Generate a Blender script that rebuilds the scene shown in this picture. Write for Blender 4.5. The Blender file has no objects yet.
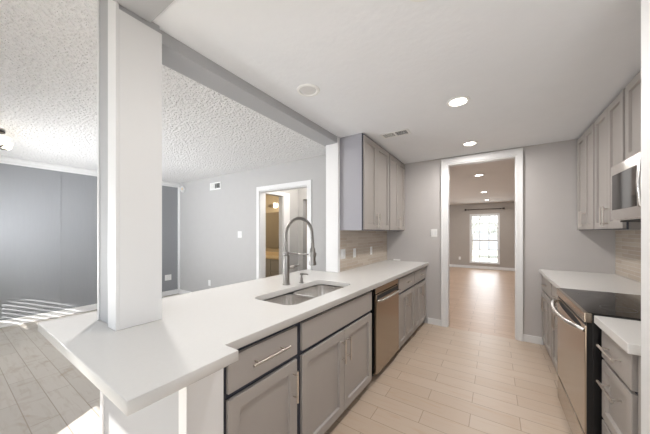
import bpy, bmesh, math, random
from mathutils import Vector, Matrix
random.seed(7)
S = bpy.context.scene
COL = S.collection
PI = math.pi

# ------------------------------------------------------------------ camera
F_PX, CX, CY, TH, CAMH = 257.4, 325.0, 232.0, 0.5832, 1.3697
cam_d = bpy.data.cameras.new('camera')
cam_d.sensor_fit = 'HORIZONTAL'; cam_d.sensor_width = 36
cam_d.lens = F_PX * 36 / 650
cam_d.shift_y = (CY - 217.0) / 650
cam_d.clip_start = 0.02
cam = bpy.data.objects.new('camera', cam_d); COL.objects.link(cam)
cam.location = (0, 0, CAMH); cam.rotation_euler = (PI / 2, 0, TH)
S.camera = cam

# ------------------------------------------------------------------ light
w = bpy.data.worlds.new('world'); S.world = w; w.use_nodes = True
bg = w.node_tree.nodes['Background']
bg.inputs['Color'].default_value = (0.86, 0.93, 1.0, 1); bg.inputs['Strength'].default_value = 1.1

def lamp(name, kind, loc, energy, color=(1, 1, 1), aim=None, **kw):
    d = bpy.data.lights.new(name, kind); d.energy = energy; d.color = color
    for k, v in kw.items(): setattr(d, k, v)
    o = bpy.data.objects.new(name, d); COL.objects.link(o); o.location = loc
    if aim is not None:
        o.rotation_euler = Vector(aim).to_track_quat('-Z', 'Y').to_euler()
    return o
lamp('sun', 'SUN', (0, -6, 8), 7.0, (1, 0.97, 0.92), aim=(-0.59, 1.0, -2.1), angle=0.008)
# daylight arriving through the openings (each lamp stands just outside its opening)
lamp('daylight_patio', 'AREA', (-1.15, -0.75, 1.2), 1.6, (0.92, 0.96, 1), aim=(-0.25, 1, 0.12), shape='RECTANGLE', size=1.8, size_y=2.1)
lamp('daylight_left_window', 'AREA', (-4.5, -0.75, 1.2), 190, (0.93, 0.96, 1), aim=(0.4, 1, 1.0), shape='RECTANGLE', size=1.9, size_y=1.2)
lamp('fill_nook_window', 'AREA', (0.55, -0.75, 1.5), 19, (0.95, 0.97, 1), aim=(-0.7, 1, -0.3), shape='RECTANGLE', size=0.8, size_y=1.2)  # unseen nook window, lamp aimed in as fill for the base cabinets
lamp('daylight_far_window', 'AREA', (-0.32, 11.7, 1.15), 22, (0.93, 0.96, 1), aim=(0, -1, -0.05), shape='RECTANGLE', size=0.85, size_y=1.7)
lamp('added_stripe_spot', 'SPOT', (-2.85, -3.6, 2.2), 3600, (1, 0.98, 0.94), aim=(-3.05, 4.50, -2.17), spot_size=0.105, spot_blend=0.25, shadow_soft_size=0.012)  # added unseen spot that throws the blind stripes onto the panelled wall
lamp('daylight_dining_window', 'AREA', (-4.9, 7.5, 1.3), 60, (0.95, 0.97, 1), aim=(1, 0, -0.05), shape='RECTANGLE', size=1.8, size_y=1.6)
S.view_settings.view_transform = 'Standard'
try: S.view_settings.look = 'None'
except Exception: pass
S.view_settings.exposure = 0.48; S.view_settings.gamma = 1.0
S.view_settings.use_curve_mapping = False

# ------------------------------------------------------------------ materials
def L(c):
    if isinstance(c, str):
        c = [int(c[i:i+2], 16) / 255 for i in (0, 2, 4)]
        c = [x / 12.92 if x <= 0.04045 else ((x + 0.055) / 1.055) ** 2.4 for x in c]
    return (c[0], c[1], c[2], 1)
def base(name):
    m = bpy.data.materials.new(name); m.use_nodes = True
    nt = m.node_tree
    return m, nt, nt.nodes['Principled BSDF']
def mat(name, c, rough=0.5, metal=0.0, var=0.03, scale=8.0, bump=0.0, bscale=60.0, spec=0.5, stretch=(1, 1, 1), bdist=0.01):
    m, nt, b = base(name)
    N, K = nt.nodes, nt.links
    b.inputs['Roughness'].default_value = rough; b.inputs['Metallic'].default_value = metal
    b.inputs['Specular IOR Level'].default_value = spec
    tc = N.new('ShaderNodeTexCoord'); mp = N.new('ShaderNodeMapping'); mp.inputs['Scale'].default_value = stretch
    K.new(tc.outputs['Object'], mp.inputs['Vector'])
    no = N.new('ShaderNodeTexNoise'); no.inputs['Scale'].default_value = scale; no.inputs['Detail'].default_value = 4
    K.new(mp.outputs['Vector'], no.inputs['Vector'])
    mx = N.new('ShaderNodeMix'); mx.data_type = 'RGBA'
    c = L(c)
    mx.inputs['A'].default_value = [max(0, x * (1 - var)) for x in c[:3]] + [1]
    mx.inputs['B'].default_value = [min(1, x * (1 + var)) for x in c[:3]] + [1]
    K.new(no.outputs['Fac'], mx.inputs['Factor']); K.new(mx.outputs['Result'], b.inputs['Base Color'])
    if bump:
        n2 = N.new('ShaderNodeTexNoise'); n2.inputs['Scale'].default_value = bscale; n2.inputs['Detail'].default_value = 3
        K.new(mp.outputs['Vector'], n2.inputs['Vector'])
        bp = N.new('ShaderNodeBump'); bp.inputs['Strength'].default_value = bump; bp.inputs['Distance'].default_value = bdist
        K.new(n2.outputs['Fac'], bp.inputs['Height']); K.new(bp.outputs['Normal'], b.inputs['Normal'])
    return m
def emis(name, c, strength):
    m, nt, b = base(name)
    b.inputs['Base Color'].default_value = L(c); b.inputs['Emission Color'].default_value = L(c)
    b.inputs['Emission Strength'].default_value = strength
    return m
def glass_mat(name, tint=(1, 1, 1), gloss=0.08):
    m = bpy.data.materials.new(name); m.use_nodes = True; nt = m.node_tree; N, K = nt.nodes, nt.links
    N.clear(); out = N.new('ShaderNodeOutputMaterial'); t = N.new('ShaderNodeBsdfTransparent'); g = N.new('ShaderNodeBsdfGlossy')
    t.inputs['Color'].default_value = (*tint, 1); g.inputs['Roughness'].default_value = 0.02
    mx = N.new('ShaderNodeMixShader'); mx.inputs['Fac'].default_value = gloss
    K.new(t.outputs[0], mx.inputs[1]); K.new(g.outputs[0], mx.inputs[2]); K.new(mx.outputs[0], out.inputs[0])
    return m
def tile_mat(name, c1, c2, grout, bw, rh, mortar=0.003, rough=0.4, off=(0, 0, 0), rot=(0, 0, 0), grain=None, stain=None, offset=0.5, gscale=(2.5, 22, 1), axes=False):
    m, nt, b = base(name); N, K = nt.nodes, nt.links
    tc = N.new('ShaderNodeTexCoord'); mp = N.new('ShaderNodeMapping')
    mp.inputs['Location'].default_value = off; mp.inputs['Rotation'].default_value = rot
    if axes:
        sx = N.new('ShaderNodeSeparateXYZ'); cb = N.new('ShaderNodeCombineXYZ'); K.new(tc.outputs['Object'], sx.inputs[0])
        K.new(sx.outputs[1], cb.inputs[0]); K.new(sx.outputs[2], cb.inputs[1]); K.new(cb.outputs[0], mp.inputs['Vector'])
    else: K.new(tc.outputs['Object'], mp.inputs['Vector'])
    br = N.new('ShaderNodeTexBrick'); br.offset = offset; br.offset_frequency = 2; br.squash = 1
    br.inputs['Scale'].default_value = 1; br.inputs['Brick Width'].default_value = bw; br.inputs['Row Height'].default_value = rh
    br.inputs['Mortar Size'].default_value = mortar; br.inputs['Mortar Smooth'].default_value = 0.2; br.inputs['Bias'].default_value = 0
    br.inputs['Color1'].default_value = L(c1); br.inputs['Color2'].default_value = L(c2); br.inputs['Mortar'].default_value = L(grout)
    K.new(mp.outputs['Vector'], br.inputs['Vector'])
    col = br.outputs['Color']
    if grain:
        gm = N.new('ShaderNodeMapping'); gm.inputs['Scale'].default_value = gscale; K.new(mp.outputs['Vector'], gm.inputs['Vector'])
        gn = N.new('ShaderNodeTexNoise'); gn.inputs['Scale'].default_value = 1.6; gn.inputs['Detail'].default_value = 6; gn.inputs['Distortion'].default_value = 0.6
        K.new(gm.outputs['Vector'], gn.inputs['Vector'])
        r = N.new('ShaderNodeValToRGB'); r.color_ramp.elements[0].position = 0.52; r.color_ramp.elements[1].position = 0.72
        r.color_ramp.elements[0].color = (0, 0, 0, 1); r.color_ramp.elements[1].color = (1, 1, 1, 1)
        K.new(gn.outputs['Fac'], r.inputs['Fac'])
        x = N.new('ShaderNodeMix'); x.data_type = 'RGBA'; x.inputs['B'].default_value = L(grain)
        s = N.new('ShaderNodeMath'); s.operation = 'MULTIPLY'; s.inputs[1].default_value = 0.55
        K.new(r.outputs['Color'], s.inputs[0]); K.new(s.outputs[0], x.inputs['Factor']); K.new(col, x.inputs['A']); col = x.outputs['Result']
    if stain:
        sn = N.new('ShaderNodeTexNoise'); sn.inputs['Scale'].default_value = 5.0; sn.inputs['Detail'].default_value = 5; sn.inputs['Distortion'].default_value = 1.0
        K.new(mp.outputs['Vector'], sn.inputs['Vector'])
        r = N.new('ShaderNodeValToRGB'); r.color_ramp.elements[0].position = 0.56; r.color_ramp.elements[1].position = 0.74
        r.color_ramp.elements[0].color = (0, 0, 0, 1); r.color_ramp.elements[1].color = (1, 1, 1, 1)
        K.new(sn.outputs['Fac'], r.inputs['Fac'])
        s = N.new('ShaderNodeMath'); s.operation = 'MULTIPLY'; s.inputs[1].default_value = 0.6
        K.new(r.outputs['Color'], s.inputs[0])
        x = N.new('ShaderNodeMix'); x.data_type = 'RGBA'; x.inputs['B'].default_value = L(stain)
        K.new(s.outputs[0], x.inputs['Factor']); K.new(col, x.inputs['A']); col = x.outputs['Result']
    K.new(col, b.inputs['Base Color']); b.inputs['Roughness'].default_value = rough
    bp = N.new('ShaderNodeBump'); bp.inputs['Strength'].default_value = 0.35; bp.inputs['Distance'].default_value = 0.002; bp.invert = True
    K.new(br.outputs['Fac'], bp.inputs['Height']); K.new(bp.outputs['Normal'], b.inputs['Normal'])
    return m

M = {}
M['wall_light'] = mat('paint_light_grey', 'b9b8b7', 0.8, bump=0.08, bscale=90)
M['wall_kitchen'] = mat('paint_kitchen_grey', 'bfbbb9', 0.8, bump=0.08, bscale=90)
M['wall_far'] = mat('paint_greige', 'b0a9a2', 0.8, bump=0.05)
M['white'] = mat('white_trim_paint', 'e6e6e6', 0.45, var=0.01)
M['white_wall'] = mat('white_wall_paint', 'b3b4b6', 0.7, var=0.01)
M['ceiling'] = mat('smooth_ceiling_paint', 'eaecef', 0.9, bump=0.15, bscale=25, var=0.02)
M['ceiling_far'] = mat('far_ceiling_paint', 'e6e1dc', 0.9, bump=0.15, bscale=25, var=0.02)
M['popcorn'] = mat('popcorn_ceiling', 'eeedec', 0.95, bump=1.0, bscale=42, var=0.14, scale=42, bdist=.035)
M['panel'] = mat('blue_grey_panelling', '929497', 0.6, bump=0.03, var=0.03, stretch=(1, 6, 0.6))
M['quartz'] = mat('white_quartz', 'd6d4d1', 0.27, var=0.025, scale=90)
M['cab'] = mat('taupe_grey_cabinet', 'a6a09b', 0.38, var=0.02)
M['cab_side'] = mat('grey_cabinet_side', 'a09fa5', 0.42, var=0.02)
M['cab_dark'] = mat('gap_shade_and_kick', '3a3d47', 0.6, var=0.05)  # face frame's dark stands for shade in door gaps; kick is dark itself
M['steel'] = mat('stainless', 'aca092', 0.20, metal=1.0, var=0.05, scale=30, stretch=(1, 1, 12))
M['steel_b'] = mat('brushed_stainless', 'e4e1de', 0.26, metal=1.0, var=0.06, scale=40)
M['nickel'] = mat('brushed_nickel', 'cfc8c0', 0.28, metal=1.0, var=0.03)
M['faucet'] = mat('faucet_nickel', '9a9692', 0.3, metal=1.0, var=0.03)
M['black'] = mat('black_enamel', '121214', 0.3, var=0.1)
M['black_glass'] = mat('black_glass', '0e0c0b', 0.06, var=0.05, spec=0.7)
M['ring'] = mat('burner_marking', '34302e', 0.3)
M['dark_vent'] = mat('dark_recess', '2b2a2a', 0.7, var=0.1)
M['plastic'] = mat('white_plastic', 'eeeeec', 0.4, var=0.01)
M['led'] = emis('lit_lens', (1.0, 0.93, 0.82), 14)
M['led_warm'] = emis('warm_glass_shade', (1.0, 0.90, 0.74), 2.2)
M['lens_off'] = mat('unlit_lens', 'd9d8d7', 0.5)
M['glass'] = glass_mat('window_glass')
M['mirror'] = mat('mirror_silver', 'e0e0e0', 0.03, metal=1.0, var=0.0)
M['bath'] = mat('bathroom_tan_paint', 'b5a68e', 0.8)
M['bath_cab'] = mat('bathroom_cabinet_paint', 'b9b3a8', 0.5)
M['bath_top'] = mat('bathroom_top', 'dcc7a2', 0.3)
M['rod'] = mat('dark_bronze', '2e2724', 0.4, metal=0.6)
M['leaf'] = mat('leaf_glare_white', 'eef0ee', 0.7, var=0.08)  # near-white leaves: outdoor overexposure put into the colour
M['bark'] = mat('tree_bark', 'b5aca4', 0.9, var=0.2)
M['lawn'] = mat('lawn_grass', 'c4c8ba', 0.9, var=0.2)
M['patio'] = mat('patio_concrete', 'c9c4bb', 0.9, var=0.08)
M['blind'] = mat('white_blind', 'e9e7e2', 0.5, var=0.01)
M['floor_k'] = tile_mat('wood_look_tile_warm_lit', 'bfac99', 'c6b5a4', '9f8c79', 0.61, 0.155, off=(0.153 + 0.61, -0.362 + 0.155 * 8, 0), grain='bb9f85', rough=0.36)  # same tile as the left room, lamp warmth put into its colour
M['floor_l'] = tile_mat('wood_look_tile_grey_lit', 'a9a49d', 'b3aea7', '8d8378', 0.91, 0.155, off=(0.45 + 0.91 * 2, -0.362 + 0.155 * 8, 0), grain='9c9185', stain='8a7460', rough=0.4)  # same tile as the kitchen, its greyer light put into the colour; stains real
M['floor_f'] = tile_mat('wood_look_tile_brown', 'bca18a', 'c4aa94', '99806a', 0.61, 0.155, off=(0, 0, 0), grain='a98768', rough=0.38)
M['splash'] = tile_mat('beige_glass_tile', 'b5a798', 'c4b8aa', 'cfc8be', 0.30, 0.0385, mortar=0.0016, rough=0.18, axes=True)

# ------------------------------------------------------------------ geometry helpers
def bx(bm, x0, x1, y0, y1, z0, z1):
    v = [bm.verts.new(p) for p in ((x0, y0, z0), (x1, y0, z0), (x1, y1, z0), (x0, y1, z0), (x0, y0, z1), (x1, y0, z1), (x1, y1, z1), (x0, y1, z1))]
    for f in ((0, 3, 2, 1), (4, 5, 6, 7), (0, 1, 5, 4), (1, 2, 6, 5), (2, 3, 7, 6), (3, 0, 4, 7)):
        bm.faces.new([v[i] for i in f])
def lathe(bm, prof, c=(0, 0, 0), n=24, axis='z'):
    rings = []
    for r, h in prof:
        ring = []
        for i in range(n):
            a = 2 * PI * i / n
            p = (r * math.cos(a), r * math.sin(a), h)
            if axis == 'x': p = (h, r * math.cos(a), r * math.sin(a))
            if axis == 'y': p = (r * math.sin(a), h, r * math.cos(a))
            ring.append(bm.verts.new((c[0] + p[0], c[1] + p[1], c[2] + p[2])))
        rings.append(ring)
    for a, b in zip(rings, rings[1:]):
        for i in range(n):
            bm.faces.new((a[i], a[(i + 1) % n], b[(i + 1) % n], b[i]))
    bm.faces.new(rings[0][::-1]); bm.faces.new(rings[-1])
def tube(bm, pts, r, n=10):
    pts = [Vector(p) for p in pts]; rings = []
    up = None
    for i, p in enumerate(pts):
        t = (pts[min(i + 1, len(pts) - 1)] - pts[max(i - 1, 0)]).normalized()
        if up is None:
            up = Vector((0, 0, 1)) if abs(t.z) < 0.9 else Vector((0, 1, 0))
        s = t.cross(up).normalized(); up = s.cross(t).normalized()
        rr = r[i] if isinstance(r, (list, tuple)) else r
        rings.append([bm.verts.new(p + (s * math.cos(2 * PI * k / n) + up * math.sin(2 * PI * k / n)) * rr) for k in range(n)])
    for a, b in zip(rings, rings[1:]):
        for k in range(n): bm.faces.new((a[k], a[(k + 1) % n], b[(k + 1) % n], b[k]))
    bm.faces.new(rings[0][::-1]); bm.faces.new(rings[-1])
def build(name, bm, m, parent=None, bevel=0.0, smooth=False, loc=None, label=None):
    bmesh.ops.recalc_face_normals(bm, faces=bm.faces)
    me = bpy.data.meshes.new(name); bm.to_mesh(me); bm.free()
    me.materials.append(m)
    o = bpy.data.objects.new(name, me); COL.objects.link(o)
    if parent: o.parent = parent
    if loc: o.location = loc
    if bevel:
        b = o.modifiers.new('bevel', 'BEVEL'); b.width = bevel; b.segments = 2; b.limit_method = 'ANGLE'; b.angle_limit = 0.7
    if smooth:
        for p in me.polygons: p.use_smooth = True
        try:
            me.set_sharp_from_angle(angle=0.7)
        except Exception: pass
    if label: o['label'] = label
    return o
def boxes(name, bl, m, parent=None, bevel=0.0, **k):
    bm = bmesh.new()
    for b in bl: bx(bm, *b)
    return build(name, bm, m, parent, bevel, **k)
def struct(name, bl, m, bevel=0.0, label=None):
    o = boxes(name, bl, m, None, bevel); o['kind'] = 'structure'
    if label: o['label'] = label
    return o
def tag(o, label, cat, group=None):
    o['label'] = label; o['category'] = cat
    if group: o['group'] = group
    return o
def thing(name, label, cat, loc=(0, 0, 0), rz=0.0, group=None):
    o = bpy.data.objects.new(name, None); COL.objects.link(o)
    o.empty_display_size = 0.05
    o.location = loc; o.rotation_euler = (0, 0, rz)
    return tag(o, label, cat, group)
def dup(root, loc, rz=None, label=None):
    r = root.copy(); COL.objects.link(r); r.location = loc
    if rz is not None: r.rotation_euler = (0, 0, rz)
    if label: r['label'] = label
    for ch in list(root.children):
        c = ch.copy(); COL.objects.link(c); c.parent = r
        for g in list(ch.children):
            d = g.copy(); COL.objects.link(d); d.parent = c
    return r
def slab(name, outer, holes, z0, z1, m, bevel=0.003):
    """flat slab with rounded holes, filled by a 2D curve"""
    cu = bpy.data.curves.new(name, 'CURVE'); cu.dimensions = '2D'; cu.fill_mode = 'BOTH'
    for poly in [outer] + holes:
        sp = cu.splines.new('POLY'); sp.points.add(len(poly) - 1)
        for p, q in zip(sp.points, poly): p.co = (q[0], q[1], 0, 1)
        sp.use_cyclic_u = True
    cu.extrude = (z1 - z0) / 2 - bevel; cu.bevel_depth = bevel; cu.bevel_resolution = 2; cu.offset = -bevel
    t = bpy.data.objects.new(name, cu); COL.objects.link(t)
    bpy.context.view_layer.update()
    me = bpy.data.meshes.new_from_object(t.evaluated_get(bpy.context.evaluated_depsgraph_get()))
    bpy.data.objects.remove(t)
    bm = bmesh.new(); bm.from_mesh(me); bmesh.ops.remove_doubles(bm, verts=bm.verts, dist=1e-5)
    bmesh.ops.translate(bm, verts=bm.verts, vec=(0, 0, (z0 + z1) / 2))
    return build(name, bm, m)
def rrect(x0, x1, y0, y1, r, n=6, cw=False):
    pts = []
    for cx, cy, a0 in ((x1 - r, y1 - r, 0), (x0 + r, y1 - r, PI / 2), (x0 + r, y0 + r, PI), (x1 - r, y0 + r, 1.5 * PI)):
        for i in range(n + 1):
            a = a0 + i * PI / 2 / n
            pts.append((cx + r * math.cos(a), cy + r * math.sin(a)))
    return pts[::-1] if cw else pts

# ------------------------------------------------------------------ constants of the place
ZC = 2.44
XW = -1.477           # kitchen side of the partition and beam
YF = 4.07             # far kitchen wall
XR = 1.10             # right kitchen wall
YN = -0.27            # exterior wall behind the camera
XG = -5.90            # blue-grey panelled wall
YL = 3.00             # light wall of the left room
YB = 11.2             # far wall of the far room
CT = 0.915            # worktop height

# ------------------------------------------------------------------ shell
struct('floor_kitchen', [(-1.85, XR + .12, YN - .15, YF + .0, -.1, 0)], M['floor_k'])
struct('floor_living', [(XG - .12, -1.85, YN - .15, YL + 2.6, -.1, 0)], M['floor_l'])
struct('floor_hall', [(-1.85, -1.62, YL + .0, YL + 2.6, -.1, 0)], M['floor_l'])
struct('floor_far', [(-4.7, 3.2, YF, YB + .15, -.1, 0)], M['floor_f'])
struct('ceiling_kitchen', [(XW, XR + .12, .60, YF + .0, ZC, ZC + .12)], M['ceiling'])
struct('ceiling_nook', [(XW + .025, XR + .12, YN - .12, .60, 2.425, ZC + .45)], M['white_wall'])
struct('ceiling_living', [(XG - .12, XW + .03, YN - .12, YL + .12, 2.80, 2.88)], M['popcorn'])
struct('ceiling_hall', [(XG - .12, -1.60, YL + .12, YL + 2.6, ZC, ZC + .12)], M['ceiling'])
struct('ceiling_far', [(-4.7, 3.2, YF, YB + .15, ZC, ZC + .12)], M['ceiling_far'])
# textured ceiling of the left room: it rises gently toward the column
def zceil(x, y): return ZC + .01 + .20 * max(0, min(1, (x + 5.9) / 4.2)) * max(0, min(1, (2.9 - y) / 2.45))
bm = bmesh.new(); nx, ny = 28, 24; g = {}
for i in range(nx + 1):
    for j in range(ny + 1):
        x = XG - .1 + (XW - .02 - XG + .1) * i / nx; y = YN - .05 + (YL + .1 - YN + .05) * j / ny
        for k in (0, 1): g[i, j, k] = bm.verts.new((x, y, zceil(x, y) + .03 * k))
for i in range(nx):
    for j in range(ny):
        for k in (0, 1): bm.faces.new((g[i, j, k], g[i + 1, j, k], g[i + 1, j + 1, k], g[i, j + 1, k]))
o = build('ceiling_textured', bm, M['popcorn'], smooth=True); o['kind'] = 'structure'
# beam and partition
struct('wall_beam', [(-1.66, XW - .002, .62, 2.52, 2.37, 2.79)], M['white_wall'], 0.004)
struct('wall_partition', [(-1.62, XW, 2.50, YF + .1, 0, ZC)], M['white_wall'])
struct('trim_1', [(-1.628, XW + .006, 2.485, 2.50, CT, 2.37), (XW + .0, XW + .012, 2.485, 2.530, CT + .0, ZC - .002)], M['white'], 0.003)
struct('wall_column', [(-1.716, -1.455, .468, .644, CT + .001, 2.79)], M['white_wall'], 0.003)
struct('trim_column', [(-1.545, -1.447, .455, .468, CT + .001, 2.79), (-1.455, -1.447, .468, .652, CT + .001, 2.40), (-1.716, -1.70, .462, .468, CT + .001, 2.79)], M['white'], 0.002)
# peninsula pony wall under the worktop
struct('wall_peninsula', [(-1.80, -.945, .508, .652, 0, .872), (-1.80, -1.62, .652, 2.5, 0, .872)], M['white_wall'], 0.003)
struct('trim_peninsula', [(-1.815, -1.775, .50, .508, 0, .872), (-.985, -.93, .50, .508, 0, .872), (-.945, -.932, .508, .655, 0, .872)], M['white'], 0.002)
# far kitchen wall with the doorway
DX0, DX1, DZ = -.576, .235, 2.345
struct('wall_far_kitchen', [(-1.62, DX0, YF, YF + .12, 0, ZC), (DX1, XR + .12, YF, YF + .12, 0, ZC), (DX0, DX1, YF, YF + .12, DZ, ZC)], M['wall_kitchen'])
c = .07
struct('trim_doorway', [(DX0 - c, DX0, YF - .018, YF, 0, DZ + c), (DX1, DX1 + c * .75, YF - .018, YF, 0, DZ + c), (DX0, DX1, YF - .018, YF, DZ, DZ + c),
                        (DX0, DX0 + .016, YF, YF + .12, 0, DZ), (DX1 - .016, DX1, YF, YF + .12, 0, DZ), (DX0 + .016, DX1 - .016, YF, YF + .12, DZ - .016, DZ),
                        (DX0 - c - .008, DX0 - c + .014, YF - .026, YF, 0, DZ + c + .008), (DX1 + c * .75 - .014, DX1 + c * .75 + .006, YF - .026, YF, 0, DZ + c + .008), (DX0 - c, DX1 + c * .75, YF - .026, YF, DZ + c - .012, DZ + c + .008)], M['white'], 0.002)
def baseboard(name, b): struct(name, [b], M['white'], 0.004)
baseboard('baseboard_far_left', (-.84, DX0 - c - .008, YF - .015, YF, 0, .09))
baseboard('baseboard_far_right', (DX1 + c * .75 + .006, .49, YF - .015, YF, 0, .09))
# right wall and the stub by the camera
struct('wall_right', [(XR, XR + .12, YN, YF, 0, ZC)], M['wall_kitchen'])
struct('wall_stub', [(.470, XR, 1.42, 1.50, 0, ZC)], M['white'], 0.002)
struct('trim_stub', [(.465, .55, 1.405, 1.42, 0, 2.425)], M['white'], 0.002)
# wall behind the camera, with openings: patio door, left window, nook window
PX0, PX1, PZ = -2.10, -.45, 2.19
WX0, WX1, WZ0, WZ1 = -5.35, -3.65, .45, 1.55
NX0, NX1, NZ0, NZ1 = .15, .95, .95, 2.1
y0, y1 = YN - .06, YN
struct('wall_near', [(XG - .12, WX0, y0, y1, 0, 2.8), (WX0, WX1, y0, y1, 0, WZ0), (WX0, WX1, y0, y1, WZ1, 2.8), (WX1, PX0, y0, y1, 0, 2.8), (PX0, PX1, y0, y1, PZ, 2.8),
                     (PX1, NX0, y0, y1, 0, ZC), (NX0, NX1, y0, y1, 0, NZ0), (NX0, NX1, y0, y1, NZ1, ZC), (NX1, XR + .12, y0, y1, 0, ZC)], M['wall_light'])
def window(name, x0, x1, z0, z1, y, cols, rows, d=.05, mt=.02, fr=.045, mm='white'):
    o = thing(name, '', 'window', (0, 0, 0)); del o['label']; del o['category']; o['kind'] = 'structure'
    ya, yb = y - d / 2, y + d / 2
    boxes('window_frame', [(x0, x0 + fr, ya, yb, z0, z1), (x1 - fr, x1, ya, yb, z0, z1), (x0 + fr, x1 - fr, ya, yb, z0, z0 + fr), (x0 + fr, x1 - fr, ya, yb, z1 - fr, z1)], M['white'], o)
    m = []
    for xx in cols: m.append((xx - mt / 2, xx + mt / 2, y - .012, y + .012, z0 + fr, z1 - fr))
    for zz, th in rows: m.append((x0 + fr, x1 - fr, y - .0121, y + .0121, zz - th / 2, zz + th / 2))
    if m: boxes('muntins', m, M[mm], o)
    boxes('window_pane', [(x0 + fr, x1 - fr, y - .003, y + .003, z0 + fr, z1 - fr)], M['glass'], o)
    return o
window('window_1', PX0, PX1, 0.0, PZ, YN - .03, [(PX0 + PX1) / 2], [], mt=.07, fr=.05, d=.04)
window('window_2', WX0, WX1, WZ0, WZ1, YN - .03, [], [(1.0, .04)])
window('window_3', NX0, NX1, NZ0, NZ1, YN - .03, [], [(1.52, .04)])
bm = bmesh.new()
for i in range(22):
    z = WZ0 + .06 + i * .048
    v = [bm.verts.new(p) for p in ((WX0 + .02, YN + .010, z - .006), (WX1 - .02, YN + .010, z - .006), (WX1 - .02, YN + .046, z + .010), (WX0 + .02, YN + .046, z + .010))]
    v2 = [bm.verts.new(q.co + Vector((0, 0, .0025))) for q in v]
    bm.faces.new(v); bm.faces.new(v2[::-1])
    for k in range(4): bm.faces.new((v[k], v[(k + 1) % 4], v2[(k + 1) % 4], v2[k]))
bl = build('blind_slats', bm, M['blind']); bl['kind'] = 'structure'
# left room
struct('wall_panelled', [(XG - .12, XG, YN, YL + .12, 0, 2.8)], M['panel'])
struct('trim_panel_seams', [(XG, XG + .004, yy, yy + .012, .1, 2.36) for yy in (-.1, 1.12, 2.34)], M['panel'])
baseboard('baseboard_left', (XG, XG + .018, YN, YL, 0, .10))
struct('trim_crown', [(XG, XG + .03, YN, YL, 2.355, ZC + .01), (XG + .03, XG + .055, YN, YL, 2.40, ZC + .01)], M['white'], 0.006)
struct('trim_corner', [(XG, XG + .07, YL - .02, YL, 0, 2.36)], M['white'], 0.003)
HX0, HX1, HZ = -3.29, -2.285, 2.055
struct('wall_back', [(XG - .12, HX0, YL, YL + .12, 0, 2.8), (HX1, -1.62, YL, YL + .12, 0, 2.8), (HX0, HX1, YL, YL + .12, HZ, 2.8)], M['wall_light'])
struct('trim_hall_doorway', [(HX0 - .065, HX0, YL - .018, YL, 0, HZ + .07), (HX1, HX1 + .08, YL - .018, YL, 0, HZ + .07), (HX0, HX1, YL - .018, YL, HZ, HZ + .07),
                             (HX0, HX0 + .015, YL, YL + .12, 0, HZ), (HX1 - .015, HX1, YL, YL + .12, 0, HZ), (HX0 + .015, HX1 - .015, YL, YL + .12, HZ - .015, HZ)], M['white'], 0.003)
baseboard('baseboard_back', (XG + .08, HX0 - .07, YL - .015, YL, 0, .1))
# hall, bathroom beyond
XH = -3.36
struct('wall_hall_left', [(XH - .1, XH, 3.12, 3.16, 0, ZC), (XH - .1, XH, 3.65, 4.1, 0, ZC), (XH - .1, XH, 3.16, 3.65, 2.05, ZC)], M['wall_light'])
struct('trim_bath_doorway', [(XH, XH + .016, 3.65, 3.82, 0, 2.12), (XH, XH + .016, 3.13, 3.65, 2.05, 2.12), (XH - .1, XH, 3.635, 3.65, 0, 2.05)], M['white'], 0.003)
struct('wall_hall_end', [(XH - .1, -3.24, 4.1, 4.2, 0, ZC), (-2.5, -1.62, 4.1, 4.2, 0, ZC), (-3.24, -2.5, 4.1, 4.2, 2.03, ZC)], M['wall_light'])
struct('wall_closet', [(-3.4, -1.62, 5.1, 5.2, 0, ZC)], M['wall_far'])
struct('wall_bathroom', [(-6.0, -5.9, 3.12, 4.95, 0, ZC), (-6.0, -3.30, 4.9, 5.0, 0, ZC), (-3.46, -3.36, 4.2, 4.9, 0, ZC)], M['bath'])
# far room
struct('wall_far_room', [(-4.7, -.76, YB, YB + .12, 0, ZC), (.112, 3.2, YB, YB + .12, 0, ZC), (-.76, .112, YB, YB + .12, 0, .23), (-.76, .112, YB, YB + .12, 2.0, ZC)], M['wall_far'])
struct('wall_far_left', [(-4.7, -4.58, 5.35, 6.5, 0, ZC), (-4.7, -4.58, 8.5, YB, 0, ZC), (-4.7, -4.58, 6.5, 8.5, 0, .5), (-4.7, -4.58, 6.5, 8.5, 2.1, ZC)], M['wall_far'])
struct('wall_far_right', [(3.08, 3.2, YF + .12, YB, 0, ZC)], M['wall_far'])
struct('wall_far_near', [(-4.7, -1.62, 5.35, 5.45, 0, ZC), (-1.62, -1.5, YF + .12, 5.35, 0, ZC), (XR + .12, 3.2, YF, YF + .12, 0, ZC)], M['wall_far'])
baseboard('baseboard_far_room', (-4.58, 3.08, YB - .015, YB, 0, .10))
window('window_4', -.76, .112, .23, 2.0, YB + .05, [-.47, -.18], [(1.68, .02), (1.37, .02), (1.06, .05), (.72, .02), (.43, .02)], mt=.024, fr=.035, mm='lens_off')
struct('trim_window_sill', [(-.80, .152, YB - .03, YB + .02, .20, .232), (-.80, -.76, YB - .012, YB, .232, 2.02), (.112, .152, YB - .012, YB, .232, 2.02), (-.80, .152, YB - .012, YB, 2.0, 2.04)], M['white'], 0.003)

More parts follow.
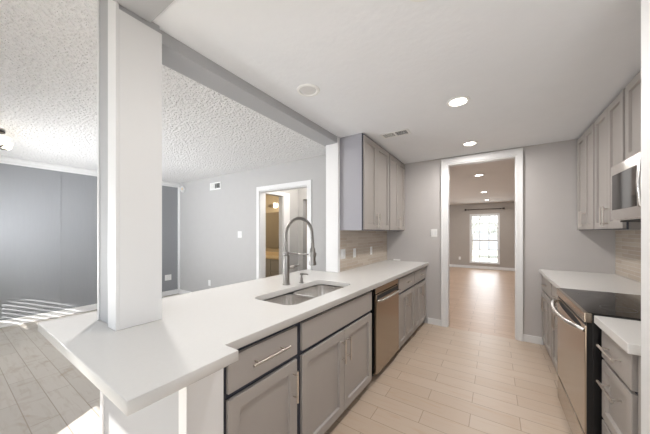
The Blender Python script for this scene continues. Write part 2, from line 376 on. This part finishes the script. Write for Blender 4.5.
# ------------------------------------------------------------------ cabinet builders  (local x = outward, y = along the run)
def shaker(bm, u0, u1, z0, z1, t=.02, rail=.058, inset=.016, slope=.003):
    def ring(a, n):
        return [bm.verts.new(p) for p in ((n, u0 + a, z0 + a), (n, u1 - a, z0 + a), (n, u1 - a, z1 - a), (n, u0 + a, z1 - a))]
    R = [ring(0, .001), ring(0, t - .002), ring(.002, t), ring(rail, t), ring(rail + slope, t - inset)]
    for a, b in zip(R, R[1:]):
        for i in range(4): bm.faces.new((a[i], a[(i + 1) % 4], b[(i + 1) % 4], b[i]))
    bm.faces.new(R[0][::-1]); bm.faces.new(R[-1])
def slabfront(bm, u0, u1, z0, z1, t=.02): bx(bm, .001, t, u0, u1, z0, z1)
def pull(parent, u, z, length, vertical, n0=.02, off=.034, r=.006):
    bm = bmesh.new()
    h = length / 2
    if vertical:
        tube(bm, [(n0 + off, u, z - h), (n0 + off, u, z + h)], r, 12)
        for s in (-.7, .7): tube(bm, [(n0 - .002, u, z + s * h), (n0 + off, u, z + s * h)], r * .75, 8)
    else:
        tube(bm, [(n0 + off, u - h, z), (n0 + off, u + h, z)], r, 12)
        for s in (-.7, .7): tube(bm, [(n0 - .002, u + s * h, z), (n0 + off, u + s * h, z)], r * .75, 8)
    return build('bar_pull', bm, M['nickel'], parent, smooth=True, label='brushed nickel bar pull')
def cabinet(name, label, loc, rz, w, depth, z0, z1, fronts, group=None, kick=None, lowtop=None, side=None):
    """fronts: (kind, u0, u1, z0, z1, pull spec)"""
    t = thing(name, label, 'cabinet', loc, rz, group)
    top = lowtop or z1
    bl = [(-depth, -.006, .001, w - .001, z0, top)]
    if lowtop: bl += [(-.05, -.006, .001, w - .001, lowtop, z1)]
    boxes('carcass', bl, side or M['cab'], t, .0015)
    boxes('face_frame', [(-.006, .0008, .001, w - .001, z0, z1)], M['cab_dark'], t, label='face frame coloured dark for the shade in the gaps')
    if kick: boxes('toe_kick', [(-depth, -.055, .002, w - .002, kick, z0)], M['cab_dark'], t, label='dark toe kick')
    for f in fronts:
        kind, u0, u1, a, b = f[:5]; pl = f[5] if len(f) > 5 else None
        bm = bmesh.new()
        if kind == 'door': shaker(bm, u0, u1, a, b); nm = 'door'
        elif kind == 'deep': shaker(bm, u0, u1, a, b, rail=.045); nm = 'drawer'
        elif kind == 'panel': slabfront(bm, u0, u1, a, b); nm = 'false_front'
        else: slabfront(bm, u0, u1, a, b); nm = 'drawer'
        d = build(nm, bm, M['cab'], t, .0015)
        if pl: pull(d, *pl)
    return t

# ------------------------------------------------------------------ left run of base cabinets (slightly splayed toward the aisle)
SL = .02
def xl(y): return -.947 + SL * (y - .66)
ZB, ZT, ZG = .065, .868, .675
def left_base(name, label, ya, yb, fronts, **k):
    return cabinet(name, label, (xl(ya), ya, 0), -math.atan(SL), yb - ya, .50, ZB, ZT, fronts, kick=0.0, side=M['cab'], **k)
w = .455
left_base('base_cabinet', 'grey base cabinet with one drawer and one door beside the white peninsula post', .662, .662 + w + .02,
          [('drawer', .012, w - .005, .69, .845, (w / 2 + .01, .775, .24, False)), ('door', .012, w - .005, .075, .662, (w - .04, .535, .17, True))])
ys, ye = 1.138, 2.122; w = ye - ys
left_base('sink_base_cabinet', 'wide grey sink base cabinet with two doors and plain panel left of the dishwasher', ys, ye,
          [('panel', .018, w - .015, .69, .848), ('door', .018, w / 2 - .003, .075, .662, (w / 2 - .035, .525, .17, True)), ('door', w / 2 + .003, w - .015, .075, .662, (w / 2 + .04, .525, .17, True))], lowtop=.60)
dw = (2.178, 2.812)
def two(w, hd=.10, zdr=.69):
    return [('drawer', .008, w - .008, zdr, .848, (w / 2, .775, hd, False)), ('door', .008, w / 2 - .002, .075, .662, (w / 2 - .035, .56, .15, True)), ('door', w / 2 + .002, w - .008, .075, .662, (w / 2 + .035, .56, .15, True))]
left_base('base_cabinet', 'grey base cabinet with one drawer over two doors, right beside the dishwasher', 2.816, 3.424, two(.608))
left_base('base_cabinet', 'grey base cabinet with one drawer in the far left corner by the white baseboard', 3.428, 4.062, two(.634, .08))

# dishwasher
t = thing('dishwasher', 'stainless steel dishwasher with bar handle between grey base cabinets', 'dishwasher', (xl(dw[0]), dw[0], 0), -math.atan(SL))
W = dw[1] - dw[0]
boxes('tub_body', [(-.50, -.002, .004, W - .004, .07, .868)], M['black'], t)
boxes('kick_plate', [(-.50, -.05, .004, W - .004, 0, .07)], M['black'], t)
boxes('door', [(0, .026, .012, W - .012, .075, .80)], M['steel'], t, .004)
boxes('control_strip', [(0, .020, .012, W - .012, .806, .862)], M['steel'], t, .003)
boxes('grip_shade', [(.0262, .0272, .03, W - .03, .752, .792)], M['dark_vent'], t)  # flat dark strip standing for the shadow above the handle
bm = bmesh.new()
pts = [(.028, .03, .742), (.055, .06, .745), (.064, W * .3, .748), (.066, W / 2, .749), (.064, W * .7, .748), (.055, W - .06, .745), (.028, W - .03, .742)]
tube(bm, pts, .011, 10); build('handle', bm, M['steel_b'], t, smooth=True)

# ------------------------------------------------------------------ left worktop, sink, faucet
SX0, SX1, SY0, SY1 = -1.405, -1.04, 1.20, 2.03
outer = [(-1.913, .284), (-.825, .284), (-.825, .645), (-.910, .645), (-.828, YF - .002), (XW + .001, YF - .002), (XW + .001, 2.484), (-1.913, 2.484)]
# eased corners are handled by the bevel
ct = slab('worktop', outer, [rrect(SX0, SX1, SY0, SY1, .07, cw=True)], .873, CT, M['quartz'])
tag(ct, 'long white quartz peninsula worktop holding the double sink and running to the far wall', 'worktop')
skt = thing('kitchen_sink', 'undermount stainless double bowl sink set into the long white worktop', 'sink', ((SX0 + SX1) / 2, (SY0 + SY1) / 2, .873))
def bowl(x0, x1, y0, y1, zt, zb, r):
    bm = bmesh.new(); rings = []
    for e, z, rr in ((.012, zt, r + .01), (0, zt, r), (0, zt - .01, r), (-.012, zb + .03, r * .9), (-.035, zb + .004, r * .7), (-.06, zb, r * .5)):
        rings.append([bm.verts.new((p[0], p[1], z)) for p in rrect(x0 - e, x1 + e, y0 - e, y1 + e, max(rr, .02))])
    for a, b in zip(rings, rings[1:]):
        n = len(a)
        for i in range(n): bm.faces.new((a[i], a[(i + 1) % n], b[(i + 1) % n], b[i]))
    bm.faces.new(rings[-1])
    return bm
cx, cy = (SX0 + SX1) / 2, (SY0 + SY1) / 2
ym = 1.60 - cy
hx = (SX1 - SX0) / 2; hy = (SY1 - SY0) / 2
for a, b, lb in ((-hy + .004, ym - .018, 'nearer bowl'), (ym + .018, hy - .004, 'farther bowl')):
    o = build('bowl', bowl(-hx + .004, hx - .004, a, b, -.006, -.20, .065), M['steel_b'], skt, smooth=True, label=lb)
    s = o.modifiers.new('thick', 'SOLIDIFY'); s.thickness = .0015; s.offset = 1
    bm = bmesh.new(); lathe(bm, [(.045, 0), (.045, .003), (.036, .004), (.034, .001), (.012, .001), (.010, .006), (.001, .006)], (0, (a + b) / 2, -.199), 24)
    build('drain', bm, M['steel_b'], o, smooth=True)
FX, FY = -1.505, 1.675
f = thing('kitchen_faucet', 'tall spring-neck pull-down faucet behind the double sink', 'faucet', (FX, FY, CT))
bm = bmesh.new(); lathe(bm, [(.034, 0), (.034, .008), (.028, .012), (.028, .245), (.026, .252), (.018, .256), (.018, .27)], n=28); build('body', bm, M['faucet'], f, smooth=True)
arc = [(0, 0, .26)]
for i in range(10): arc.append((0, 0, .27 + .16 * i / 9))
R = .138
for i in range(1, 25):
    a = PI - i * PI / 24 * 1.0
    arc.append((R + R * math.cos(a), 0, .43 + R * math.sin(a) * 1.0))
for i in range(1, 4): arc.append((2 * R + .0015 * i, 0, .43 - .018 * i))
bm = bmesh.new(); tube(bm, arc, .0085, 12); build('hose', bm, M['faucet'], f, smooth=True)
# helical spring round the hose
P = [Vector(p) for p in arc]; cum = [0]
for a, b in zip(P, P[1:]): cum.append(cum[-1] + (b - a).length)
tot = cum[-1]; turns = 62; hel = []
for k in range(turns * 8 + 1):
    s = tot * k / (turns * 8); i = max(j for j in range(len(cum)) if cum[j] <= s + 1e-9); i = min(i, len(P) - 2)
    q = P[i].lerp(P[i + 1], (s - cum[i]) / max(1e-9, cum[i + 1] - cum[i])); tg = (P[i + 1] - P[i]).normalized()
    e2 = Vector((0, 1, 0)); e1 = tg.cross(e2).normalized(); an = 2 * PI * k / 8
    hel.append(q + (e1 * math.cos(an) + e2 * math.sin(an)) * .0125)
bm = bmesh.new(); tube(bm, hel, .0026, 5); build('spring', bm, M['faucet'], f, smooth=True)
tx = 2 * R + .004
bm = bmesh.new(); lathe(bm, [(.010, .375), (.013, .37), (.014, .33), (.021, .32), (.024, .27), (.024, .225), (.030, .205), (.030, .19), (.02, .186)], (tx, 0, 0), 24); build('spray_head', bm, M['faucet'], f, smooth=True)
bm = bmesh.new(); tube(bm, [(.0, 0, .262), (.0, 0, .282)], .026, 16); tube(bm, [(.02, 0, .272), (tx - .02, 0, .272)], .006, 10); tube(bm, [(tx, 0, .258), (tx, 0, .288)], .031, 20); build('docking_arm', bm, M['faucet'], f, smooth=True)
bm = bmesh.new(); tube(bm, [(.02, .012, .15), (.045, .05, .155)], .019, 14); tube(bm, [(.045, .05, .155), (.06, .068, .160), (.075, .092, .166)], [.011, .008, .007], 10); build('lever_handle', bm, M['faucet'], f, smooth=True)
sd = thing('soap_dispenser', 'small nickel soap pump in the worktop right of the faucet', 'soap dispenser', (-1.452, 1.815, CT))
bm = bmesh.new(); lathe(bm, [(.022, 0), (.022, .006), (.014, .01), (.013, .045), (.009, .05), (.008, .07)]); build('pump_base', bm, M['faucet'], sd, smooth=True)
bm = bmesh.new(); lathe(bm, [(.014, .068), (.014, .085), (.010, .088)]); tube(bm, [(0, 0, .078), (.05, .02, .078), (.06, .024, .070)], [.007, .006, .005], 8); build('spout', bm, M['faucet'], sd, smooth=True)

# ------------------------------------------------------------------ left upper cabinets, backsplash
UX = -1.192
def upper(label, loc, rz, w, z0, z1, split, depth=.283, hz=1.455, side=None, group=None, hl=.17):
    fr = [('door', .016, split - .002, z0 + .008, z1 - .02, (split - .032, z0 + .115, hl, True)), ('door', split + .002, w - .016, z0 + .008, z1 - .02, (split + .032, z0 + .115, hl, True))]
    return cabinet('wall_cabinet', label, loc, rz, w, depth, z0, z1, fr, group, side=side or M['cab_side'])
upper('grey two-door wall cabinet left of the doorway, nearer one by the white post', (UX, 2.535, 0), 0, .81, 1.388, ZC - .002, .37)
upper('grey two-door wall cabinet left of the doorway, farther one in the corner', (UX, 3.352, 0), 0, .712, 1.388, ZC - .002, .375)
struct('wall_backsplash_left', [(XW, XW + .008, 2.531, YF, CT + .001, 1.388)], M['splash'])

# ------------------------------------------------------------------ right side
RX = .497
def right(name, label, y0, y1, fronts, **k):
    return cabinet(name, label, (RX, y1, 0), PI, y1 - y0, .595, ZB, ZT, fronts, kick=0.0, side=M['cab'], **k)
right('base_cabinet', 'grey base cabinet in the far right corner beyond the range', 3.43, 4.065, two(.635, .1))
right('base_cabinet', 'grey base cabinet directly beyond the range on its far side', 2.785, 3.425, two(.64, .1))
w = .385
right('drawer_cabinet', 'grey three-drawer base cabinet on the near side of the range', 1.592, 1.977,
      [('drawer', .012, w - .012, .705, .862, (w / 2, .785, .20, False)), ('deep', .012, w - .012, .385, .69, (w / 2, .60, .20, False)), ('deep', .012, w - .012, .075, .37, (w / 2, .30, .20, False))])
tag(boxes('filler_panel', [(.49, XR - .002, 1.503, 1.588, 0, .868)], M['cab'], None, .002), 'grey filler panel between the three-drawer cabinet and the white wall end', 'panel')
tag(boxes('worktop', [(.452, XR - .01, 2.775, YF - .002, .873, CT)], M['quartz'], None, .003), 'white quartz worktop beyond the range in the far right corner', 'worktop')
tag(boxes('worktop', [(.452, XR - .01, 1.555, 1.985, .873, CT), (.49, XR - .01, 1.503, 1.555, .873, CT)], M['quartz'], None, .003), 'short white quartz worktop over the three-drawer cabinet near the camera', 'worktop')
struct('wall_backsplash_right', [(XR - .008, XR, 1.50, YF, CT + .001, 1.45)], M['splash'])
UR = .806
z1 = ZC - .002
upper('grey two-door wall cabinet right of the doorway, in the far right corner', (UR, 4.068, 0), PI, .612, 1.388, z1, .30, side=M['cab'])
upper('grey two-door wall cabinet on the right between corner cabinet and microwave', (UR, 3.450, 0), PI, .675, 1.388, z1, .345, side=M['cab'])
upper('short grey wall cabinet directly above the microwave', (UR, 2.765, 0), PI, .765, 1.86, z1, .45, side=M['cab'], hl=.12)
upper('grey wall cabinet beside the microwave at the white wall end', (UR, 1.99, 0), PI, .485, 1.388, z1, .24, side=M['cab'])

# range
t = thing('electric_range', 'freestanding stainless electric range with black glass cooktop', 'range', (.42, 2.765, 0), PI)
W = .77   # local x outward (world -x), local y toward the camera
boxes('body', [(-.655, -.03, .004, W - .004, .03, .905)], M['black'], t, .003)
boxes('side_panel', [(-.030, -.006, W - .016, W - .003, .05, .90)], M['black'], t)
boxes('cooktop', [(-.66, -.012, .002, W - .002, .9055, .922)], M['black_glass'], t, .004)
boxes('front_rail', [(-.03, .004, .0, W, .865, .921)], M['steel'], t, .005)
boxes('vent_trim', [(-.03, -.003, .01, W - .01, .852, .865)], M['dark_vent'], t)
d = boxes('oven_door', [(-.03, .0, .004, W - .004, .235, .851)], M['steel'], t, .006)
bm = bmesh.new(); pts = [(.0, W * .04, .815)]
for i in range(13):
    u = i / 12; a = math.sin(PI * u)
    pts.append((.018 + .045 * a ** .6, W * (.05 + .90 * u), .822 - .010 * a))
pts.append((.0, W * .96, .815))
tube(bm, pts, .014, 12); build('door_handle', bm, M['steel_b'], d, smooth=True)
bm = bmesh.new()
ring = [bm.verts.new((.0015, W / 2 + .30 * math.cos(a * PI / 16), .822 + .022 * math.sin(a * PI / 16))) for a in range(32)]
r2 = [bm.verts.new((-.0015, v.co.y, v.co.z)) for v in ring]
bm.faces.new(ring); bm.faces.new(r2[::-1])
for i in range(32): bm.faces.new((ring[i], ring[(i + 1) % 32], r2[(i + 1) % 32], r2[i]))
build('door_vent', bm, M['dark_vent'], d)
boxes('storage_drawer', [(-.03, -.001, .004, W - .004, .045, .218)], M['steel'], t, .005)
boxes('base_rail', [(-.6, -.05, .02, W - .02, 0, .03)], M['black'], t)
for k, (xx, yy, rr) in enumerate([(-.18, .2, .095), (-.18, .57, .075), (-.47, .2, .075), (-.47, .57, .095)]):
    bm = bmesh.new()
    a = [bm.verts.new((xx + rr * math.cos(i * PI / 16), yy + rr * math.sin(i * PI / 16), .9223)) for i in range(32)]
    b = [bm.verts.new((xx + (rr - .004) * math.cos(i * PI / 16), yy + (rr - .004) * math.sin(i * PI / 16), .9223)) for i in range(32)]
    for i in range(32): bm.faces.new((a[i], a[(i + 1) % 32], b[(i + 1) % 32], b[i]))
    build('burner_ring', bm, M['ring'], t)
# microwave
t = thing('microwave', 'stainless over-the-range microwave hung above the range', 'microwave', (.738, 2.762, 1.452), PI)
W = .762; H = .40
boxes('case', [(-.36, 0, 0, W, 0, H)], M['steel_b'], t, .003)
d = boxes('door', [(.001, .022, .004, .625, .006, H - .006)], M['steel_b'], t, .004)
boxes('door_window', [(.0225, .024, .04, .42, .075, H - .075)], M['black_glass'], d, .002)
bm = bmesh.new(); tube(bm, [(.02, .555, .04), (.048, .555, .07), (.055, .555, .2), (.048, .555, .33), (.02, .555, .36)], .011, 10); build('door_handle', bm, M['steel_b'], d, smooth=True)
boxes('control_panel', [(.001, .022, .629, W - .004, .006, H - .006)], M['black_glass'], t, .003)
boxes('bottom_grille', [(-.34, -.02, .03, W - .03, -.012, -.0005)], M['dark_vent'], t)

# ------------------------------------------------------------------ ceiling fixtures
def downlight(x, y, label, lit, r=.075, z=ZC, energy=0):
    t = thing('recessed_light', label, 'ceiling light', (x, y, z), 0)
    bm = bmesh.new(); n = 32
    prof = [(r + .012, -.0005), (r + .010, -.006), (r - .006, -.009), (r - .014, -.004), (r - .016, .0)]
    rings = [[bm.verts.new((q * math.cos(2 * PI * i / n), q * math.sin(2 * PI * i / n), h)) for i in range(n)] for q, h in prof]
    for a, b in zip(rings, rings[1:]):
        for i in range(n): bm.faces.new((a[i], a[(i + 1) % n], b[(i + 1) % n], b[i]))
    build('trim_ring', bm, M['plastic'], t, smooth=True)
    bm = bmesh.new(); lathe(bm, [(r - .016, -.0005), (r - .016, -.003), (r * .5, -.0045)], n=32)
    build('lens', bm, M['led'] if lit else M['lens_off'], t, smooth=True, label='glowing lens' if lit else 'unlit lens')
    if energy:
        l = lamp('downlight_lamp', 'AREA', (0, 0, -.015), energy, (1, .97, .94), shape='DISK', size=.11); l.parent = t
    return t
downlight(-1.175, 1.552, 'unlit recessed ceiling light above the sink', False)
downlight(-.252, 2.363, 'lit recessed ceiling light nearest the camera in the kitchen', True, energy=5.5)
downlight(-.252, 3.56, 'lit recessed ceiling light just before the doorway', True, energy=11)
downlight(-.252, 1.16, 'added out-of-frame recessed light over the near end of the aisle', True, energy=6.5)  # unseen fixture added to brighten the near kitchen
downlight(-2.48, .98, 'added recessed light in the left room, hidden behind the white column', True, energy=17, z=zceil(-2.48, .98) - .006)  # hidden fixture added to brighten the light wall near the hall doorway
downlight(-.20, .10, 'added out-of-frame recessed light in the breakfast nook', True, energy=0.8, z=2.425)  # unseen fixture added as weak fill above the camera
downlight(-.248, 5.63, 'lit recessed light in the far room, nearest the doorway', True, energy=9)
downlight(-.242, 8.09, 'lit recessed light in the far room, middle of its row', True, energy=9)
downlight(-.218, 10.1, 'lit recessed light in the far room, nearest the window wall', True, energy=9)
t = thing('ceiling_vent', 'white ceiling air register in front of the upper cabinets', 'vent', (-.905, 2.765, ZC), PI / 2)
boxes('frame', [(-.075, .075, -.15, -.13, -.005, -.0005), (-.075, .075, .13, .15, -.005, -.0005), (-.075, -.055, -.13, .13, -.005, -.0005), (.055, .075, -.13, .13, -.005, -.0005), (-.055, .055, -.008, .008, -.005, -.0005)], M['plastic'], t, .001)
boxes('duct_opening', [(-.055, .055, -.13, .13, -.0025, -.0005)], M['dark_vent'], t)
bm = bmesh.new()
for i in range(9):
    x = -.048 + i * .012
    bx(bm, x, x + .0045, .008, .13, -.0035, -.0026); bx(bm, x, x + .0015, -.13, -.008, -.0035, -.0026)
build('louvers', bm, M['plastic'], t)

# ------------------------------------------------------------------ plates on the walls
def plate(name, label, cat, loc, rz, w=.07, h=.115, kind='outlet', n=1):
    t = thing(name, label, cat, loc, rz)      # local x = outward
    boxes('cover_plate', [(0, .005, -w / 2, w / 2, -h / 2, h / 2)], M['plastic'], t, .002)
    for k in range(n):
        c = (k - (n - 1) / 2) * .046
        if kind == 'outlet':
            for s in (-.021, .021): boxes('receptacle', [(.005, .0075, c - .016, c + .016, s - .014, s + .014)], M['white'], t, .001)
        else: boxes('rocker', [(.005, .0085, c - .016, c + .016, -.033, .033)], M['white'], t, .001)
    return t
X0 = XW + .008
plate('light_switch', 'double white switch plate on the left backsplash by the post', 'switch', (X0, 2.60, 1.115), 0, w=.115, kind='sw', n=2)
plate('power_outlet', 'white outlet in the middle of the left backsplash', 'outlet', (X0, 2.895, 1.108), 0)
plate('power_outlet', 'white outlet on the left backsplash farthest from camera', 'outlet', (X0, 3.415, 1.105), 0)
plate('light_switch', 'double white switch plate left of the kitchen doorway', 'switch', (-.752, YF, 1.355), -PI / 2, w=.09, kind='sw', n=2)
plate('light_switch', 'white switch plate on the light wall left of the hall doorway', 'switch', (-3.80, YL, 1.325), -PI / 2, w=.11, kind='sw', n=2)
plate('power_outlet', 'white outlet low on the light wall of the left room', 'outlet', (-4.724, YL, .36), -PI / 2)
plate('power_outlet', 'white square outlet low on the blue-grey wall near the corner', 'outlet', (XG, 2.78, .386), 0, w=.13, h=.12, n=2)
plate('power_outlet', 'white outlet on the far room wall left of the window', 'outlet', (-1.136, YB, .36), -PI / 2)
t = thing('wall_vent', 'small white air register high on the light wall of the left room', 'vent', (-4.53, YL, 2.26), -PI / 2)
boxes('frame', [(0, .008, -.17, .17, -.07, .07)], M['plastic'], t, .002)
boxes('duct_opening', [(.008, .009, -.0, .145, -.048, .048)], M['black'], t)
boxes('louvers', [(.008, .012, -.15 + i * .0125, -.147 + i * .0125, -.048, .048) for i in range(12)] + [(.0085, .013, .062, .072, -.05, .05), (.0085, .013, .03, .034, -.05, .05), (.0085, .013, .108, .112, -.05, .05)], M['plastic'], t)
t = thing('door_chime', 'round off-white door chime high in the corner of the left room', 'door chime', (-5.70, YL, 2.31), -PI / 2)
bm = bmesh.new(); lathe(bm, [(.075, 0), (.075, .02), (.068, .03)], n=28, axis='x'); build('housing', bm, M['lens_off'], t, smooth=True)
bm = bmesh.new(); lathe(bm, [(.028, .03), (.026, .036)], (0, .01, 0), n=20, axis='x'); build('grille', bm, M['bath_top'], t, smooth=True, label='tan centre disc')
# worktop scrap by the far wall (small white cable cover)
tag(boxes('cable_cover', [(-1.36, -1.25, YF - .02, YF - .003, CT + .0005, CT + .022)], M['plastic'], None, .004), 'small white strip lying on the worktop against the far wall', 'cable cover')

# ------------------------------------------------------------------ far room curtain rod
t = thing('curtain_rod', 'dark curtain rod above the far room window', 'curtain rod', (-.335, YB, 2.21))
bm = bmesh.new(); tube(bm, [(-.56, -.09, 0), (.56, -.09, .0)], .012, 10); build('rod', bm, M['rod'], t, smooth=True)
for s in (-1, 1):
    bm = bmesh.new(); lathe(bm, [(.012, 0), (.02, .01), (.034, .03), (.034, .045), (.02, .065), (.004, .075)] if s > 0 else [(.012, 0), (.02, -.01), (.034, -.03), (.034, -.045), (.02, -.065), (.004, -.075)], (s * .56, -.09, 0), 16, 'x'); build('finial', bm, M['rod'], t, smooth=True)
    bm = bmesh.new(); tube(bm, [(s * .50, -.001, 0), (s * .50, -.09, 0)], .008, 8); lathe(bm, [(.02, -.001), (.02, -.008)], (s * .50, 0, 0), 12, 'y'); build('bracket', bm, M['rod'], t)

# ------------------------------------------------------------------ bathroom beyond the hall
t = thing('bathroom_vanity', 'pale bathroom vanity with tan top seen through the hall doorway', 'vanity', (-4.95, 4.66, 0))
boxes('cabinet_body', [(-.85, .95, -.24, .235, 0, .72)], M['bath_cab'], t)
for i in range(4):
    bm = bmesh.new(); u = -.84 + i * .447
    for a, b in ((.10, .42), (.45, .70)): bx(bm, u, u + .43, -.258, -.24, a, b)
    build('drawer_fronts', bm, M['bath_cab'], t, .004)
boxes('vanity_top', [(-.87, .97, -.27, .235, .72, .757), (-.87, .97, .215, .237, .757, .85)], M['bath_top'], t, .003)
tag(boxes('bathroom_mirror', [(-5.5, -4.55, 4.882, 4.899, .95, 1.88)], M['mirror'], None), 'frameless mirror above the bathroom vanity', 'mirror')
t = thing('vanity_light', 'warm glowing vanity light on the tan bathroom wall', 'wall light', (-4.72, 4.90, 2.06))
boxes('back_plate', [(-.30, .12, -.02, -.001, -.04, .04)], M['nickel'], t)
for u in (.02,):
    bm = bmesh.new(); lathe(bm, [(.045, -.07), (.055, .0), (.06, .05)], (u, -.085, 0), 20); build('glass_shade', bm, M['led_warm'], t, smooth=True)
l = lamp('vanity_lamp', 'POINT', (0, -.85, -.15), 16, (1, .84, .62), shadow_soft_size=.08); l.parent = t

t = thing('added_hall_light', 'added flush ceiling light, out of view in the hall beyond the left doorway', 'ceiling light', (-2.55, 3.62, ZC))  # unseen fixture added to brighten the hall
bm = bmesh.new(); lathe(bm, [(.13, -.001), (.13, -.02), (.12, -.03)], n=28); build('base', bm, M['nickel'], t, smooth=True)
bm = bmesh.new(); lathe(bm, [(.118, -.0305), (.11, -.06), (.07, -.085), (.01, -.093)], n=28); build('glass_bowl', bm, M['led'], t, smooth=True)
l = lamp('hall_fill_lamp', 'POINT', (0, 0, -.16), 18, (1, .93, .85), shadow_soft_size=.1); l.parent = t
# dining light of the left room: dark arms with glass cups, its right-hand cup just at the frame edge
t = thing('chandelier', 'dark metal ceiling light with glass cups in the left room', 'ceiling light', (-4.62, .37, ZC + .055))
bm = bmesh.new(); lathe(bm, [(.07, 0), (.07, -.015), (.02, -.03), (.012, -.04), (.012, -.16), (.03, -.17), (.03, -.19), (.004, -.20)], n=20); build('stem', bm, M['rod'], t, smooth=True)
for k in range(3):
    a = .35 + k * 2 * PI / 3; ca, sa = math.cos(a), math.sin(a)
    bm = bmesh.new(); tube(bm, [(0, 0, -.17), (.07 * ca, .07 * sa, -.185), (.14 * ca, .14 * sa, -.17)], .007, 8); ar = build('arm', bm, M['rod'], t, smooth=True)
    bm = bmesh.new(); lathe(bm, [(.018, -.17), (.035, -.15), (.05, -.09), (.048, -.088)], (.14 * ca, .14 * sa, 0), 18); build('glass_cup', bm, M['led_warm'], ar, smooth=True)
l = lamp('chandelier_lamp', 'POINT', (0, 0, -.55), 3, (1, .97, .93), shadow_soft_size=.16); l.parent = t

# ------------------------------------------------------------------ outside
g = boxes('ground_lawn', [(-14, 14, YB + .3, YB + 14, -.25, -.12)], M['lawn']); g['kind'] = 'structure'
g = boxes('ground_patio', [(-14, 14, -9, YN - .2, -.2, -.1)], M['patio']); g['kind'] = 'structure'
def tree(label, x, y, h, r):
    t = thing('garden_tree', label, 'tree', (x, y, -.12))
    bm = bmesh.new(); tube(bm, [(0, 0, 0), (.05, 0, h * .3), (0, .05, h * .6), (0.02, 0, h * .8)], [.12, .1, .08, .04], 8)
    for k in range(5):
        a = k * 1.3; tube(bm, [(0, 0, h * .45), (r * .6 * math.cos(a), r * .6 * math.sin(a), h * .75)], [.05, .02], 6)
    build('trunk', bm, M['bark'], t)
    bm = bmesh.new()
    for k in range(900):
        v = Vector((random.gauss(0, 1), random.gauss(0, 1), random.gauss(0, 1))).normalized() * (random.random() ** .4)
        p = Vector((v.x * r, v.y * r, h * .72 + v.z * h * .33)); s = .10
        n = Vector((random.gauss(0, 1), random.gauss(0, 1), random.gauss(0, 1))).normalized(); a = n.orthogonal().normalized(); b = n.cross(a)
        bm.faces.new([bm.verts.new(p + q) for q in (a * s, b * s * .5, -a * s, -b * s * .5)])
    build('foliage', bm, M['leaf'], t)
tree('tree coloured pale for outdoor glare, outside the left half of the far window', -1.1, YB + 4.5, 3.2, .9)
tree('shrub coloured pale for outdoor glare, outside the right half of the far window', .35, YB + 6.5, 2.6, .8)

# ------------------------------------------------------------------ groups of repeated things
GROUPS = {'recessed_light': 'recessed ceiling lights', 'base_cabinet': 'grey base cabinets', 'wall_cabinet': 'grey wall cabinets',
          'power_outlet': 'white wall outlets', 'light_switch': 'white wall switches', 'worktop': 'white quartz worktops', 'garden_tree': 'trees outside the far window'}
for o in S.objects:
    k = o.name.split('.')[0]
    if o.parent is None and k in GROUPS: o['group'] = GROUPS[k]
